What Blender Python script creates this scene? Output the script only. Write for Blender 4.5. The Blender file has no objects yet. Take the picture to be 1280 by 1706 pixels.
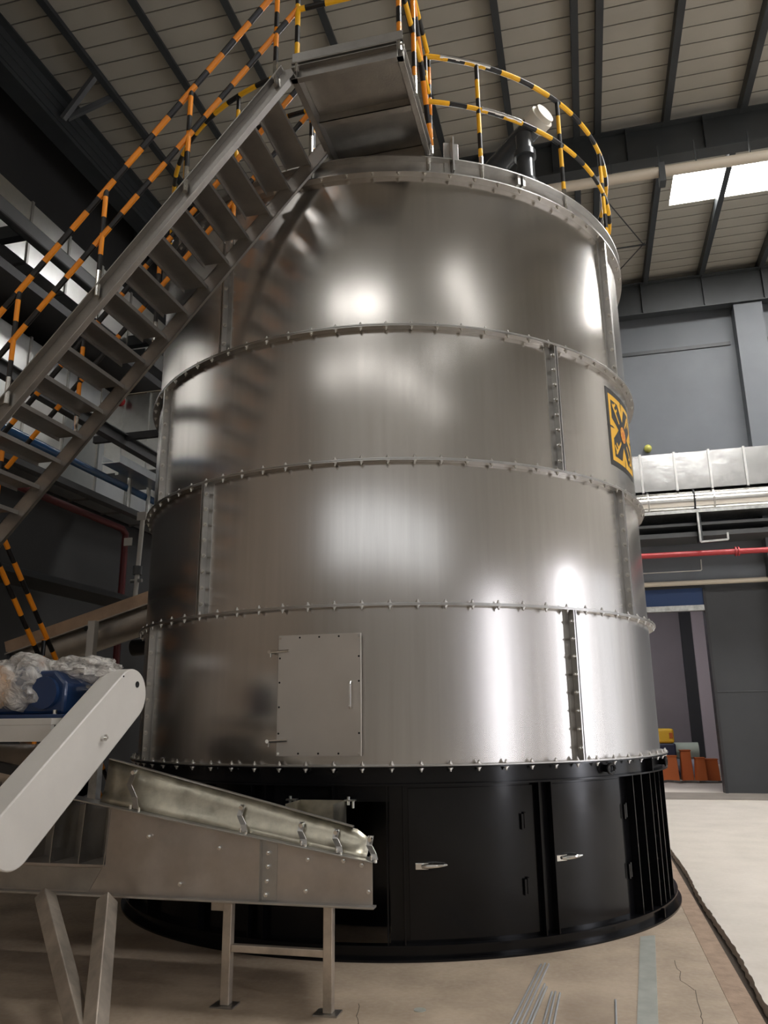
import bpy, bmesh, math, random
from mathutils import Vector, Matrix, Euler
random.seed(7)
R = math.radians
S = bpy.context.scene
COL = bpy.context.collection

# ------------------------------------------------------------------ camera
yaw, pitch, roll, FPX = 0.24402, 0.25640, -0.01190, 1311.96
cd = bpy.data.cameras.new('camera'); cam = bpy.data.objects.new('camera', cd); COL.objects.link(cam)
f_ = Vector((-math.sin(yaw)*math.cos(pitch), math.cos(yaw)*math.cos(pitch), math.sin(pitch)))
r_ = Vector((math.cos(yaw), math.sin(yaw), 0)); u_ = r_.cross(f_)
r2 = r_*math.cos(roll) + u_*math.sin(roll); u2 = -r_*math.sin(roll) + u_*math.cos(roll)
m = Matrix((r2, u2, -f_)).transposed().to_4x4(); m.translation = (0, 0, 1.6)
cam.matrix_world = m
cd.sensor_fit = 'HORIZONTAL'; cd.sensor_width = 36; cd.lens = FPX/1280*36; cd.clip_end = 200; cd.clip_start = .05
S.camera = cam
# ------------------------------------------------------------------ look
S.view_settings.view_transform = 'Standard'; S.view_settings.look = 'None'
S.view_settings.gamma = 1; S.view_settings.use_curve_mapping = False
S.view_settings.exposure = 0.22
w = bpy.data.worlds.new('world'); S.world = w; w.use_nodes = True
w.node_tree.nodes['Background'].inputs[0].default_value = (.55, .6, .7, 1)
w.node_tree.nodes['Background'].inputs[1].default_value = 0.25
SKY = 30.0      # daylight behind the rooflights
REAR = 9.5     # rooflights behind the camera, dimmed to soften the silo's highlights
HIGH = 1.15      # fill glow of unseen high windows added in the back wall
DOOR_DIM = 1.3      # daylight in the far right doorways, dimmed to soften their reflection
DOOR = 12.0      # daylight behind the doors

def area(name, loc, rot, sx, sy, power, colr):
    l = bpy.data.lights.new(name, 'AREA'); l.shape = 'RECTANGLE'; l.size = sx; l.size_y = sy; l.energy = power; l.color = colr
    o = bpy.data.objects.new(name, l); o.location = loc; o.rotation_euler = rot; COL.objects.link(o); return o

# ------------------------------------------------------------------ materials
def mat(name, col, rough=.5, metal=0, bump=0, bscale=20, var=.0, vscale=3, rvar=0, stretch=(1, 1, 1), rnd=0, coat=0, spec=None, col2=None, aniso=0, bdist=.01):
    M = bpy.data.materials.new(name); M.use_nodes = True; N = M.node_tree.nodes; L = M.node_tree.links
    b = N['Principled BSDF']
    b.inputs['Base Color'].default_value = (*col, 1); b.inputs['Roughness'].default_value = rough; b.inputs['Metallic'].default_value = metal
    if coat: b.inputs['Coat Weight'].default_value = coat; b.inputs['Coat Roughness'].default_value = .08
    if spec is not None: b.inputs['Specular IOR Level'].default_value = spec
    if aniso:
        b.inputs['Anisotropic'].default_value = aniso
        tg = N.new('ShaderNodeTangent'); tg.direction_type = 'RADIAL'; tg.axis = 'Z'; L.new(tg.outputs[0], b.inputs['Tangent'])
    tc = N.new('ShaderNodeTexCoord'); mp = N.new('ShaderNodeMapping'); mp.inputs['Scale'].default_value = stretch
    L.new(tc.outputs['Object'], mp.inputs[0])
    src = None
    if var or col2:
        n = N.new('ShaderNodeTexNoise'); n.inputs['Scale'].default_value = vscale; n.inputs['Detail'].default_value = 6; n.inputs['Roughness'].default_value = .6
        L.new(mp.outputs[0], n.inputs['Vector'])
        cr = N.new('ShaderNodeValToRGB'); cr.color_ramp.elements[0].position = .32; cr.color_ramp.elements[1].position = .7
        a = tuple(max(0, c*(1-var)) for c in col) if not col2 else col2
        cc = tuple(min(1, c*(1+var)) for c in col) if not col2 else col
        cr.color_ramp.elements[0].color = (*a, 1); cr.color_ramp.elements[1].color = (*cc, 1)
        L.new(n.outputs[0], cr.inputs[0]); src = cr.outputs[0]
    if rnd:
        oi = N.new('ShaderNodeObjectInfo'); mr = N.new('ShaderNodeMapRange'); mr.inputs[3].default_value = 1-rnd; mr.inputs[4].default_value = 1+rnd
        L.new(oi.outputs['Random'], mr.inputs[0])
        mx = N.new('ShaderNodeMix'); mx.data_type = 'RGBA'; mx.blend_type = 'MULTIPLY'; mx.inputs[0].default_value = 1
        if src: L.new(src, mx.inputs[6])
        else: mx.inputs[6].default_value = (*col, 1)
        L.new(mr.outputs[0], mx.inputs[7]); src = mx.outputs[2]
    if src: L.new(src, b.inputs['Base Color'])
    if bump or rvar:
        n2 = N.new('ShaderNodeTexNoise'); n2.inputs['Scale'].default_value = bscale; n2.inputs['Detail'].default_value = 5
        L.new(mp.outputs[0], n2.inputs['Vector'])
        if bump:
            bp = N.new('ShaderNodeBump'); bp.inputs['Strength'].default_value = bump; bp.inputs['Distance'].default_value = bdist
            L.new(n2.outputs[0], bp.inputs['Height']); L.new(bp.outputs[0], b.inputs['Normal'])
        if rvar:
            mr2 = N.new('ShaderNodeMapRange'); mr2.inputs[1].default_value = .3; mr2.inputs[2].default_value = .7
            mr2.inputs[3].default_value = max(.02, rough-rvar); mr2.inputs[4].default_value = rough+rvar
            L.new(n2.outputs[0], mr2.inputs[0]); L.new(mr2.outputs[0], b.inputs['Roughness'])
    return M

def emit(name, col, st):
    M = bpy.data.materials.new(name); M.use_nodes = True; N = M.node_tree.nodes; L = M.node_tree.links
    N.remove(N['Principled BSDF']); e = N.new('ShaderNodeEmission'); e.inputs[0].default_value = (*col, 1); e.inputs[1].default_value = st
    L.new(e.outputs[0], N['Material Output'].inputs[0]); return M

def stripe(name, cA, cB, per=.36, duty=.56):
    M = mat(name, cA, .38); N = M.node_tree.nodes; L = M.node_tree.links; b = N['Principled BSDF']
    uv = N.new('ShaderNodeUVMap'); sx = N.new('ShaderNodeSeparateXYZ'); L.new(uv.outputs[0], sx.inputs[0])
    dv = N.new('ShaderNodeMath'); dv.operation = 'DIVIDE'; dv.inputs[1].default_value = per; L.new(sx.outputs[0], dv.inputs[0])
    fr = N.new('ShaderNodeMath'); fr.operation = 'FRACT'; L.new(dv.outputs[0], fr.inputs[0])
    gt = N.new('ShaderNodeMath'); gt.operation = 'GREATER_THAN'; gt.inputs[1].default_value = duty; L.new(fr.outputs[0], gt.inputs[0])
    mx = N.new('ShaderNodeMix'); mx.data_type = 'RGBA'; mx.inputs[6].default_value = (*cA, 1); mx.inputs[7].default_value = (*cB, 1)
    L.new(gt.outputs[0], mx.inputs[0]); L.new(mx.outputs[2], b.inputs['Base Color']); return M

TANK = mat('brushed stainless sheet', (.61, .585, .555), .215, 1, bump=.02, bscale=9, var=.05, vscale=2.5, stretch=(6, 6, .25), rnd=.05, aniso=.84, bdist=.003)
STN = mat('stainless fittings', (.50, .49, .47), .36, 1, bump=.1, bscale=30, var=.12, vscale=5)
STAIR = mat('bead blasted stair steel', (.40, .385, .36), .42, 1, bump=.12, bscale=60, var=.12, vscale=4, rvar=.06)
GALV = mat('galvanised sheet', (.60, .61, .60), .28, 1, bump=.25, bscale=1.3, var=.07, vscale=7, bdist=.05)
GALV3 = mat('light toned galvanised sheet', (.86, .86, .84), .30, 1, bump=.2, bscale=1.3, var=.03, vscale=7, bdist=.04)  # lightened copy; colour stands for bright light reflected in the left ducts
GALV2 = mat('dim toned galvanised sheet', (.40, .395, .385), .26, 1, bump=.3, bscale=1.1, var=.08, vscale=5, bdist=.06)  # darkened copy; colour stands for weaker light on the far duct
TRAY = mat('dull galvanised', (.50, .50, .48), .40, 1, bump=.1, bscale=20, var=.25, vscale=10)
CHROME = mat('chrome', (.82, .82, .80), .12, 1)
BOLTM = mat('zinc bolt', (.62, .60, .56), .3, 1)
TROUGH = mat('mill finish steel plate', (.52, .48, .445), .42, 1, bump=.06, bscale=10, var=.2, vscale=2.2, rvar=.08)
LIDM = mat('yellowish zinc sheet', (.52, .49, .40), .38, 1, bump=.2, bscale=6, var=.32, vscale=6, rvar=.1, bdist=.02)
BLACK = mat('black gloss paint', (.005, .005, .006), .2, 0, bump=.05, bscale=4, spec=.28, rvar=.05)
WHITE = mat('white enamel paint', (.60, .575, .53), .38, 0, bump=.04, bscale=60, var=.04, vscale=3)
LEGM = mat('stained tube steel', (.50, .44, .37), .45, .8, bump=.1, bscale=30, var=.28, vscale=5)
FLOOR = mat('power floated concrete', (.47, .38, .285), .55, 0, bump=.15, bscale=30, vscale=1.7, col2=(.29, .225, .165), rvar=.12)
SLAB = mat('pale concrete', (.70, .64, .57), .5, 0, bump=.12, bscale=25, vscale=1.6, col2=(.58, .53, .465), rvar=.1)
MORTAR = mat('brown sand fill', (.33, .235, .17), .85, 0, bump=.5, bscale=60, var=.2, vscale=8)
GROOVE = mat('trench dirt', (.055, .042, .03), .9, 0, bump=.6, bscale=60)
WALLG = mat('grey blue wall paint', (.125, .135, .148), .55, 0, var=.08, vscale=.7, rvar=.05, bscale=3)
WALLD = mat('dark grey wall', (.045, .047, .05), .6, 0, var=.12, vscale=.8)
WALLK = mat('black wall lining', (.022, .022, .022), .7, 0, var=.15, vscale=.8)
WALLB = mat('pale rear wall', (.55, .53, .50), .6, 0, var=.06, vscale=.5)
BEAMD = mat('dark grey beam paint', (.036, .040, .042), .45, 0, var=.15, vscale=1.5)
BEAMG = mat('grey beam paint', (.085, .088, .09), .42, 0, var=.15, vscale=1.5)
BEAMK = mat('black steel', (.025, .025, .027), .5)
BLUE = mat('blue pipe paint', (.02, .12, .32), .3, coat=.4)
BLUED = mat('blue lintel paint', (.007, .035, .12), .4)
MBLUE = mat('blue motor enamel', (.009, .032, .10), .3, coat=.4, bump=.05, bscale=30)
RED = mat('red pipe paint', (.42, .03, .035), .35, coat=.2)
REDD = mat('dark red pipe paint', (.11, .010, .012), .45)
BEIGE = mat('beige pipe', (.55, .48, .38), .5)
CREAM = mat('cream plastic', (.75, .71, .62), .4)
PVC = mat('dark grey plastic pipe', (.055, .06, .065), .22, coat=.4)
PURP = mat('mauve grey render', (.30, .265, .28), .7, var=.06, vscale=1)
PURPL = mat('pale mauve column', (.62, .55, .57), .7)
SHINY = mat('polished duct', (.78, .76, .72), .2, 1)
ORANGE = mat('orange plastic', (.55, .13, .025), .45)
YELLOW = mat('yellow plastic', (.85, .50, .03), .4)
NAVY = mat('navy plastic', (.02, .025, .06), .4)
PALEG = mat('pale green foil', (.62, .70, .58), .5)
BROWN = mat('brown kraft wrap', (.55, .33, .18), .6, bump=.6, bscale=12, var=.12, vscale=8, bdist=.03)
BRCAP = mat('brown coated steel', (.50, .37, .27), .38, .7, var=.15, vscale=5)
HOLE = mat('dark bolt hole', (.004, .004, .004), .8)
PLATE = mat('grey steel strip', (.40, .41, .37), .45, .35, var=.15, vscale=6)
DECB = mat('decal black', (.012, .011, .010), .35)
DECY = mat('decal amber', (.78, .42, .015), .35)
DECR = mat('decal dark orange', (.62, .17, .02), .35)
RAILO = stripe('orange and black tape', (.95, .31, .01), (.006, .005, .005), .34, .56)
RAILY = stripe('yellow and black tape', (.95, .50, .012), (.006, .005, .005), .38, .56)
SKYM = emit('daylight through rooflight', (1.0, .985, .965), SKY)
REARM = emit('dimmed daylight through rear rooflight', (1.0, .985, .96), REAR)
REARM2 = emit('fill daylight of added rear rooflight', (1.0, .98, .95), REAR*.48)  # extra rear rooflights added as broad soft fill for the silo
GLASSM = emit('fill glow of added high windows', (.95, .97, 1.0), HIGH)
DOORM2 = emit('dimmed daylight outside doorway', (.92, .94, 1.0), DOOR_DIM)
DOORM = emit('daylight outside doorway', (.90, .91, 1.0), DOOR)
# roof lining: pale sheets with ribs across the purlins
ROOF = mat('pale ribbed roof sheet', (.40, .375, .315), .5, 0, var=.05, vscale=.8)
def ribs():
    N = ROOF.node_tree.nodes; L = ROOF.node_tree.links; b = N['Principled BSDF']
    tc = N.new('ShaderNodeTexCoord'); sp = N.new('ShaderNodeSeparateXYZ'); L.new(tc.outputs['Object'], sp.inputs[0])
    dv = N.new('ShaderNodeMath'); dv.operation = 'DIVIDE'; dv.inputs[1].default_value = .34; L.new(sp.outputs[1], dv.inputs[0])
    fr = N.new('ShaderNodeMath'); fr.operation = 'FRACT'; L.new(dv.outputs[0], fr.inputs[0])
    cr = N.new('ShaderNodeValToRGB'); e = cr.color_ramp.elements
    e[0].position = 0; e[0].color = (0, 0, 0, 1); e[1].position = .04; e[1].color = (1, 1, 1, 1)
    x = e.new(.96); x.color = (1, 1, 1, 1); x = e.new(1.0); x.color = (0, 0, 0, 1)
    L.new(fr.outputs[0], cr.inputs[0])
    bp = N.new('ShaderNodeBump'); bp.inputs['Strength'].default_value = 1; bp.inputs['Distance'].default_value = .03
    L.new(cr.outputs[0], bp.inputs['Height']); L.new(bp.outputs[0], b.inputs['Normal'])
    src = b.inputs['Base Color'].links[0].from_socket
    mx = N.new('ShaderNodeMix'); mx.data_type = 'RGBA'; mx.inputs[6].default_value = (.27, .25, .21, 1)
    L.new(cr.outputs[0], mx.inputs[0]); L.new(src, mx.inputs[7]); L.new(mx.outputs[2], b.inputs['Base Color'])
ribs()
# clear crumpled film
FILM = bpy.data.materials.new('crumpled clear film'); FILM.use_nodes = True
def film():
    N = FILM.node_tree.nodes; L = FILM.node_tree.links; b = N['Principled BSDF']
    b.inputs['Base Color'].default_value = (.78, .74, .68, 1); b.inputs['Roughness'].default_value = .12
    n = N.new('ShaderNodeTexNoise'); n.inputs['Scale'].default_value = 9; n.inputs['Detail'].default_value = 6; n.inputs['Distortion'].default_value = 1.5
    tc = N.new('ShaderNodeTexCoord'); L.new(tc.outputs['Object'], n.inputs['Vector'])
    bp = N.new('ShaderNodeBump'); bp.inputs['Strength'].default_value = 1; bp.inputs['Distance'].default_value = .06
    L.new(n.outputs[0], bp.inputs['Height']); L.new(bp.outputs[0], b.inputs['Normal'])
    t = N.new('ShaderNodeBsdfTransparent'); mx = N.new('ShaderNodeMixShader'); mr = N.new('ShaderNodeMapRange')
    mr.inputs[1].default_value = .35; mr.inputs[2].default_value = .65; mr.inputs[3].default_value = .25; mr.inputs[4].default_value = .75
    L.new(n.outputs[0], mr.inputs[0]); L.new(mr.outputs[0], mx.inputs[0]); L.new(t.outputs[0], mx.inputs[1]); L.new(b.outputs[0], mx.inputs[2])
    L.new(mx.outputs[0], N['Material Output'].inputs[0])
film()

# ------------------------------------------------------------------ mesh helpers
class MB:
    def __init__(s): s.v = []; s.f = []; s.uv = []; s.mi = []; s.cur = 0
    def face(s, idx, uv=None): s.f.append(idx); s.uv.append(uv or [(0, 0)]*len(idx)); s.mi.append(s.cur)
    def box(s, x0, x1, y0, y1, z0, z1):
        return s.hexa([(x0, y0, z0), (x1, y0, z0), (x1, y1, z0), (x0, y1, z0), (x0, y0, z1), (x1, y0, z1), (x1, y1, z1), (x0, y1, z1)])
    def hexa(s, p):
        b = len(s.v); s.v += [tuple(q) for q in p]
        for q in ((3, 2, 1, 0), (4, 5, 6, 7), (0, 1, 5, 4), (1, 2, 6, 5), (2, 3, 7, 6), (3, 0, 4, 7)): s.face([b+i for i in q])
        return s
    def bar(s, a, b, w, h, up=(0, 0, 1)):
        a = Vector(a); b = Vector(b); d = (b-a).normalized(); up = Vector(up)
        x = d.cross(up)
        if x.length < 1e-4: x = d.cross(Vector((0, 1, 0)))
        x.normalize(); y = x.cross(d)
        c = [(-w/2, -h/2), (w/2, -h/2), (w/2, h/2), (-w/2, h/2)]
        return s.hexa([a+x*i+y*j for i, j in c]+[b+x*i+y*j for i, j in c])
    def prism(s, pts, ext):   # closed polygon of 3D points extruded by vector
        b = len(s.v); n = len(pts); e = Vector(ext)
        s.v += [tuple(p) for p in pts] + [tuple(Vector(p)+e) for p in pts]
        s.face([b+i for i in range(n)]); s.face([b+n+i for i in reversed(range(n))])
        for i in range(n): j = (i+1) % n; s.face([b+j, b+i, b+n+i, b+n+j])
        return s
    def tube(s, pts, r, n=10, closed=False, cap=True, u0=0):
        pts = [Vector(p) for p in pts]; m = len(pts); b = len(s.v); L = u0; us = []
        prev = None
        for i, p in enumerate(pts):
            if closed: d = pts[(i+1) % m]-pts[i-1]
            elif i == 0: d = pts[1]-pts[0]
            elif i == m-1: d = pts[-1]-pts[-2]
            else: d = (pts[i+1]-p).normalized()+(p-pts[i-1]).normalized()
            d.normalize()
            ref = Vector((0, 0, 1)) if abs(d.z) < .95 else Vector((1, 0, 0))
            if prev is None: x = d.cross(ref).normalized()
            else: x = (prev-d*prev.dot(d)).normalized()
            prev = x; y = x.cross(d)
            if i: L += (p-pts[i-1]).length
            us.append(L)
            rr = r[i] if isinstance(r, (list, tuple)) else r
            for k in range(n):
                t = 2*math.pi*k/n; s.v.append(tuple(p+(x*math.cos(t)+y*math.sin(t))*rr))
        for i in range(m if closed else m-1):
            j = (i+1) % m; ua = us[i]; ub = us[j] if j > i else us[i]+(pts[j]-pts[i]).length
            for k in range(n):
                l = (k+1) % n; s.face([b+i*n+k, b+j*n+k, b+j*n+l, b+i*n+l], [(ua, 0), (ub, 0), (ub, 1), (ua, 1)])
        if cap and not closed:
            s.face([b+k for k in range(n)], [(us[0], 0)]*n); s.face([b+(m-1)*n+k for k in reversed(range(n))], [(us[-1], 0)]*n)
        return s
    def ring(s, cx, cy, R0, R1, z0, z1, a0=0, a1=360, n=None):
        n = n or max(2, int(abs(a1-a0)/2.5)); full = abs(a1-a0) >= 359.9; b = len(s.v); m = n if full else n+1
        for i in range(m):
            t = R(a0+(a1-a0)*i/n); c, q = math.cos(t), math.sin(t)
            for (r, z) in ((R0, z0), (R1, z0), (R1, z1), (R0, z1)): s.v.append((cx+r*c, cy+r*q, z))
        for i in range(n):
            j = (i+1) % m
            for k in range(4): l = (k+1) % 4; s.face([b+i*4+k, b+j*4+k, b+j*4+l, b+i*4+l])
        if not full:
            s.face([b+3, b+2, b+1, b]); e = b+(m-1)*4; s.face([e, e+1, e+2, e+3])
        return s
    def cone(s, a, b_, r0, r1, n=16): return s.tube([a, b_], [r0, r1], n)
    def build(s, name, material, parent=None, smooth=False, bevel=0, sub=0, angle=35):
        me = bpy.data.meshes.new(name)
        off = parent['_o'] if parent is not None and '_o' in parent else (0, 0, 0)
        me.from_pydata([(x-off[0], y-off[1], z-off[2]) for x, y, z in s.v], [], s.f)
        ul = me.uv_layers.new(name='UVMap'); k = 0
        for q in s.uv:
            for c in q: ul.data[k].uv = c; k += 1
        for mm in (material if isinstance(material, list) else [material]): me.materials.append(mm)
        me.polygons.foreach_set('material_index', s.mi)
        bm = bmesh.new(); bm.from_mesh(me); bmesh.ops.recalc_face_normals(bm, faces=bm.faces); bm.to_mesh(me); bm.free()
        if smooth:
            me.polygons.foreach_set('use_smooth', [True]*len(me.polygons))
            me.set_sharp_from_angle(angle=R(angle))
        o = bpy.data.objects.new(name, me); COL.objects.link(o)
        if parent is not None: o.parent = parent; o['_o'] = tuple(off)
        if bevel:
            bv = o.modifiers.new('bevel', 'BEVEL'); bv.width = bevel; bv.segments = 2; bv.limit_method = 'ANGLE'
        if sub:
            sb = o.modifiers.new('sub', 'SUBSURF'); sb.levels = sub; sb.render_levels = sub
        return o

def tag(o, label, cat, group=None):
    o['label'] = label; o['category'] = cat
    if group: o['group'] = group
    return o
def thing(name, label, cat, loc=(0, 0, 0), group=None):
    o = bpy.data.objects.new(name, None); COL.objects.link(o); o.location = loc; o.empty_display_size = .1
    o['_o'] = tuple(loc); return tag(o, label, cat, group)
def struct(name, mb, material, **k):
    o = mb.build(name, material, **k)
    if k.get('parent') is None: o['kind'] = 'structure'
    return o
def mesh_copy(src, parent, mw, name=None):
    c = src.copy(); COL.objects.link(c); c.parent = parent
    off = Vector(parent['_o']); mm = mw.copy(); mm.translation -= off; c.matrix_basis = mm; return c

CX, CY, RT = -1.962, 8.351, 2.597
H = [1.265, 2.436, 3.589, 4.760, 6.245]
def cyl(az, r, z): return (CX+r*math.cos(R(az)), CY+r*math.sin(R(az)), z)

# ------------------------------------------------------------------ hall
EW = 18.6; LW = -8.5; RW = 12.0; BW = -12.0; RZ = 12.0
struct('floor', MB().box(LW-1, .655, BW, EW+6, -.3, 0), FLOOR)
struct('floor', MB().box(.66, .80, BW, EW+1, -.3, -.006), MORTAR)
struct('floor', MB().box(.80, .90, BW, EW+1, -.3, -.07), GROOVE)
g = MB(); ys = [BW+i*.06 for i in range(int((EW+6-BW)/.06)+1)]
e0 = [.872+random.uniform(-.007, .007)+.012*math.sin(y*2.1) for y in ys]
for i in range(len(ys)-1):
    g.hexa([(e0[i], ys[i], -.3), (RW+1, ys[i], -.3), (RW+1, ys[i+1], -.3), (e0[i+1], ys[i+1], -.3), (e0[i], ys[i], 0), (RW+1, ys[i], 0), (RW+1, ys[i+1], 0), (e0[i+1], ys[i+1], 0)])
struct('floor', g, SLAB)
struct('floor', MB().box(.95, RW, 17.25, EW+.05, 0, .012), mat('shade toned concrete', (.24, .21, .18), .6, 0, bump=.1, var=.15, vscale=2))  # thin strip over the floor, coloured dark for shade before the end wall
# end wall with a doorway (x .9..2.66, up to 4.3)
wl = MB()
wl.box(LW, RW, EW, EW+.25, 4.45, RZ)
struct('wall_far', wl, WALLG)
wl = MB(); wl.box(LW, .6, EW, EW+.25, 0, 4.45); wl.box(2.70, RW, EW, EW+.25, 0, 4.45)
struct('wall_far_lower', wl, WALLD)  # lower wall toned darker than the wall above
struct('trim_1', MB().box(2.72, RW, EW-.012, EW, 2.07, 2.085), BEAMG)
struct('trim_2', MB().box(1.4, 3.9, EW-.03, EW, 10.08, 10.17).box(4.72, 11, EW-.03, EW, 10.08, 10.17), BEAMD)
wb = MB().box(LW-.25, LW, 5.0, EW+.3, 0, RZ)
struct('wall_left', wb, WALLK)
struct('wall_left_unseen', MB().box(LW-.25, LW, BW, 5.0, 0, RZ), mat('brown grey bounce wall', (.34, .28, .22), .6, 0, var=.1, vscale=.7))  # unseen wall stretch coloured lighter to brighten the silo's left side
# right wall with tall doorways and a back wall with added high windows
wr = MB()
doors = [(-3.1, -2.1), (6.3, 7.3), (10.2, 13.6), (16.4, 17.6)]
y = BW
for a, b in doors: wr.box(RW, RW+.25, y, a, 0, RZ); wr.box(RW, RW+.25, a, b, 5.0, RZ); y = b
wr.box(RW, RW+.25, y, EW+.3, 0, RZ)
struct('wall_right', wr, WALLB)
for i, (a, b) in enumerate(doors): struct('window_%d' % (i+1), MB().box(RW+.2, RW+.24, a, b, 0, 5.0), DOORM2 if a > 9 else DOORM)
wk = MB().box(LW, RW, BW-.25, BW, 0, 6.2).box(LW, RW, BW-.25, BW, 8.4, RZ).box(LW, -6.5, BW-.25, BW, 6.2, 8.4).box(10.5, RW, BW-.25, BW, 6.2, 8.4)
for x in (-3.2, .2, 3.6, 7.0): wk.box(x-.15, x+.15, BW-.25, BW, 6.2, 8.4)
struct('wall_back', wk, WALLB)
struct('window_9', MB().box(-6.5, 10.5, BW-.22, BW-.18, 6.2, 8.4), GLASSM)  # unseen high windows added in the back wall as fill
# roof with rooflight openings, some of them added for light
strips = [(-11.0, -9.8, [(-6.8, -4.5), (-2.9, .5), (2.2, 6.0), (7.4, 10.9)]), (-7.2, -6.0, [(-4.2, -3.3), (-1.8, -.9), (-.6, .3), (7.0, 9.0)]), (-2.8, -1.6, [(-7.0, -4.6), (6.1, 11.0)]), (5.4, 6.8, [(2.3, 4.6), (4.8, 6.2)]), (7.2, 8.0, [(2.3, 4.6), (4.8, 6.6)]), (14.3, 15.5, [(-2.9, -1.95), (-1.75, -.7), (2.42, 3.32), (3.47, 4.62), (4.78, 11.0)])]  # overhead strips added to light the floor, panels behind the silo to brighten ducts
rf = MB(); yy = BW-.3
for (a, b, xs) in strips:
    rf.box(LW-.3, RW+.3, yy, a, RZ, RZ+.12); x = LW-.3
    for (p, q) in xs: rf.box(x, p, a, b, RZ, RZ+.12); x = q
    rf.box(x, RW+.3, a, b, RZ, RZ+.12); yy = b
rf.box(LW-.3, RW+.3, yy, EW+6, RZ, RZ+.12)
struct('ceiling', rf, ROOF)
n = 10
for (a, b, xs) in strips:
    for (p, q) in xs: struct('window_%d' % n, MB().box(p, q, a, b, RZ+.05, RZ+.1), SKYM if a > 5 else (REARM if -8 < a < -5 and p < 5 else REARM2)); n += 1  # includes the overhead, hidden and rear rooflights added for light
# purlins: C sections running the length of the hall
k = 3
for i, x in enumerate([-7.0, -5.72, -4.42, -3.1, -1.85, -.6, .55, .92, 2.1, 3.38, 4.7, 6.0, 7.3, 8.6, 9.9]):
    pm = MB().box(x-.055, x-.045, -11.9, EW, RZ-.22, RZ).box(x-.055, x+.055, -11.9, EW, RZ-.23, RZ-.22).box(x+.045, x+.055, -11.9, EW, RZ-.22, RZ-.19)
    if x > 5 or x in(-7.0,): pass
    struct('trim_%d' % k, pm, BEAMD); k += 1
def ibeam_x(y, x0, x1, z0, z1, wd=.26, t=.02):
    return MB().box(x0, x1, y-t/2, y+t/2, z0, z1).box(x0, x1, y-wd/2, y+wd/2, z0-t, z0).box(x0, x1, y-wd/2, y+wd/2, z1, z1+t)
rb = ibeam_x(12.78, LW, RW, 11.12, 11.78)
for x in [LW+.8+1.3*i for i in range(15)]: rb.box(x-.006, x+.006, 12.66, 12.90, 11.12, 11.78)
struct('trim_%d' % k, rb, BEAMD); k += 1
rb = ibeam_x(EW-.3, LW, RW, 10.98, 11.78)
for x in (1.98, 3.38, 4.7): rb.box(x-.008, x+.008, EW-.42, EW-.3, 11.0, 11.78)
struct('trim_%d' % k, rb, BEAMD); k += 1
rb = ibeam_x(4.2, LW, RW, 11.12, 11.78); struct('trim_%d' % k, rb, BEAMD); k += 1
# eaves girder down the left side with fly braces
gd = MB().box(-7.75, -7.72, -4, EW, 10.9, 11.62).box(-7.9, -7.57, -4, EW, 10.86, 10.9).box(-7.86, -7.6, -4, EW, 11.62, 11.65)
for z in (11.12, 11.3, 11.45): gd.box(-7.72, -7.70, -4, EW, z, z+.02)
struct('trim_%d' % k, gd, BEAMD); k += 1
br = MB()
for yb in (9.2, 5.4): br.bar((-7.6, yb, 11.1), (-7.05, yb, 11.85), .08, .08); br.bar((-7.05, yb+.5, 11.85), (-7.6, yb+.1, 11.2), .08, .08)
struct('trim_%d' % k, br, BEAMG); k += 1
# end wall column
struct('trim_%d' % k, MB().box(4.0, 4.62, EW-.35, EW, 0, 10.95), WALLG); k += 1
# roof bracing rods
wbr = MB().tube([(.9, 14.1, 11.7), (1.95, 16.4, 11.7)], .012, 6).tube([(1.95, 16.3, 11.7), (.9, 18.4, 11.7)], .012, 6).tube([(.6, 16.4, 11.72), (2.0, 16.4, 11.72)], .018, 6)
struct('trim_%d' % k, wbr, BEAMD); k += 1

# doorway: dark jamb, blue lintel panel, steel header
dr = thing('door_1', 'tall doorway in the far wall with dark jamb and blue panel over it', 'door', (2.66, EW, 0)); dr['kind'] = 'structure'
del dr['label']; del dr['category']
MB().box(2.645, 2.70, EW-.06, EW+.3, 0, 4.32).build('jamb', BEAMK, dr)
MB().box(.6, 2.645, EW-.02, EW+.1, 3.95, 4.33).build('lintel_panel', BLUED, dr)
MB().box(.6, 2.645, EW-.05, EW+.15, 3.83, 3.95).build('header', TRAY, dr)
MB().box(.6, 2.7, EW-.03, EW+.1, 4.33, 4.45).build('top_rail', BEAMK, dr)
# the room behind
struct('wall_annex', MB().box(-2, 2.72, 24.2, 24.4, 0, 5.2).box(5.2, 5.4, 18.9, 24.4, 0, 5.2), PURP)
struct('wall_annex_side', MB().box(2.72, 3.02, 24.0, 24.4, 0, 5.2), WALLD)
struct('wall_annex_end', MB().box(3.02, 3.75, 23.9, 24.4, 0, 5.2).box(3.75, 5.2, 24.2, 24.4, 0, 5.2), PURPL)
struct('ceiling_annex', MB().box(-2.2, 5.4, 18.9, 24.4, 5.2, 5.35), PURP)
struct('wall_annex_left', MB().box(-2.2, -2, 18.9, 24.4, 0, 5.2), PURP)
struct('window_40', MB().box(-.5, 2.0, 20.2, 21.2, 5.15, 5.19), emit('annex fill glow', (.93, .93, 1), 9))  # unseen glowing panel added under the ceiling to light the annex
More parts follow.
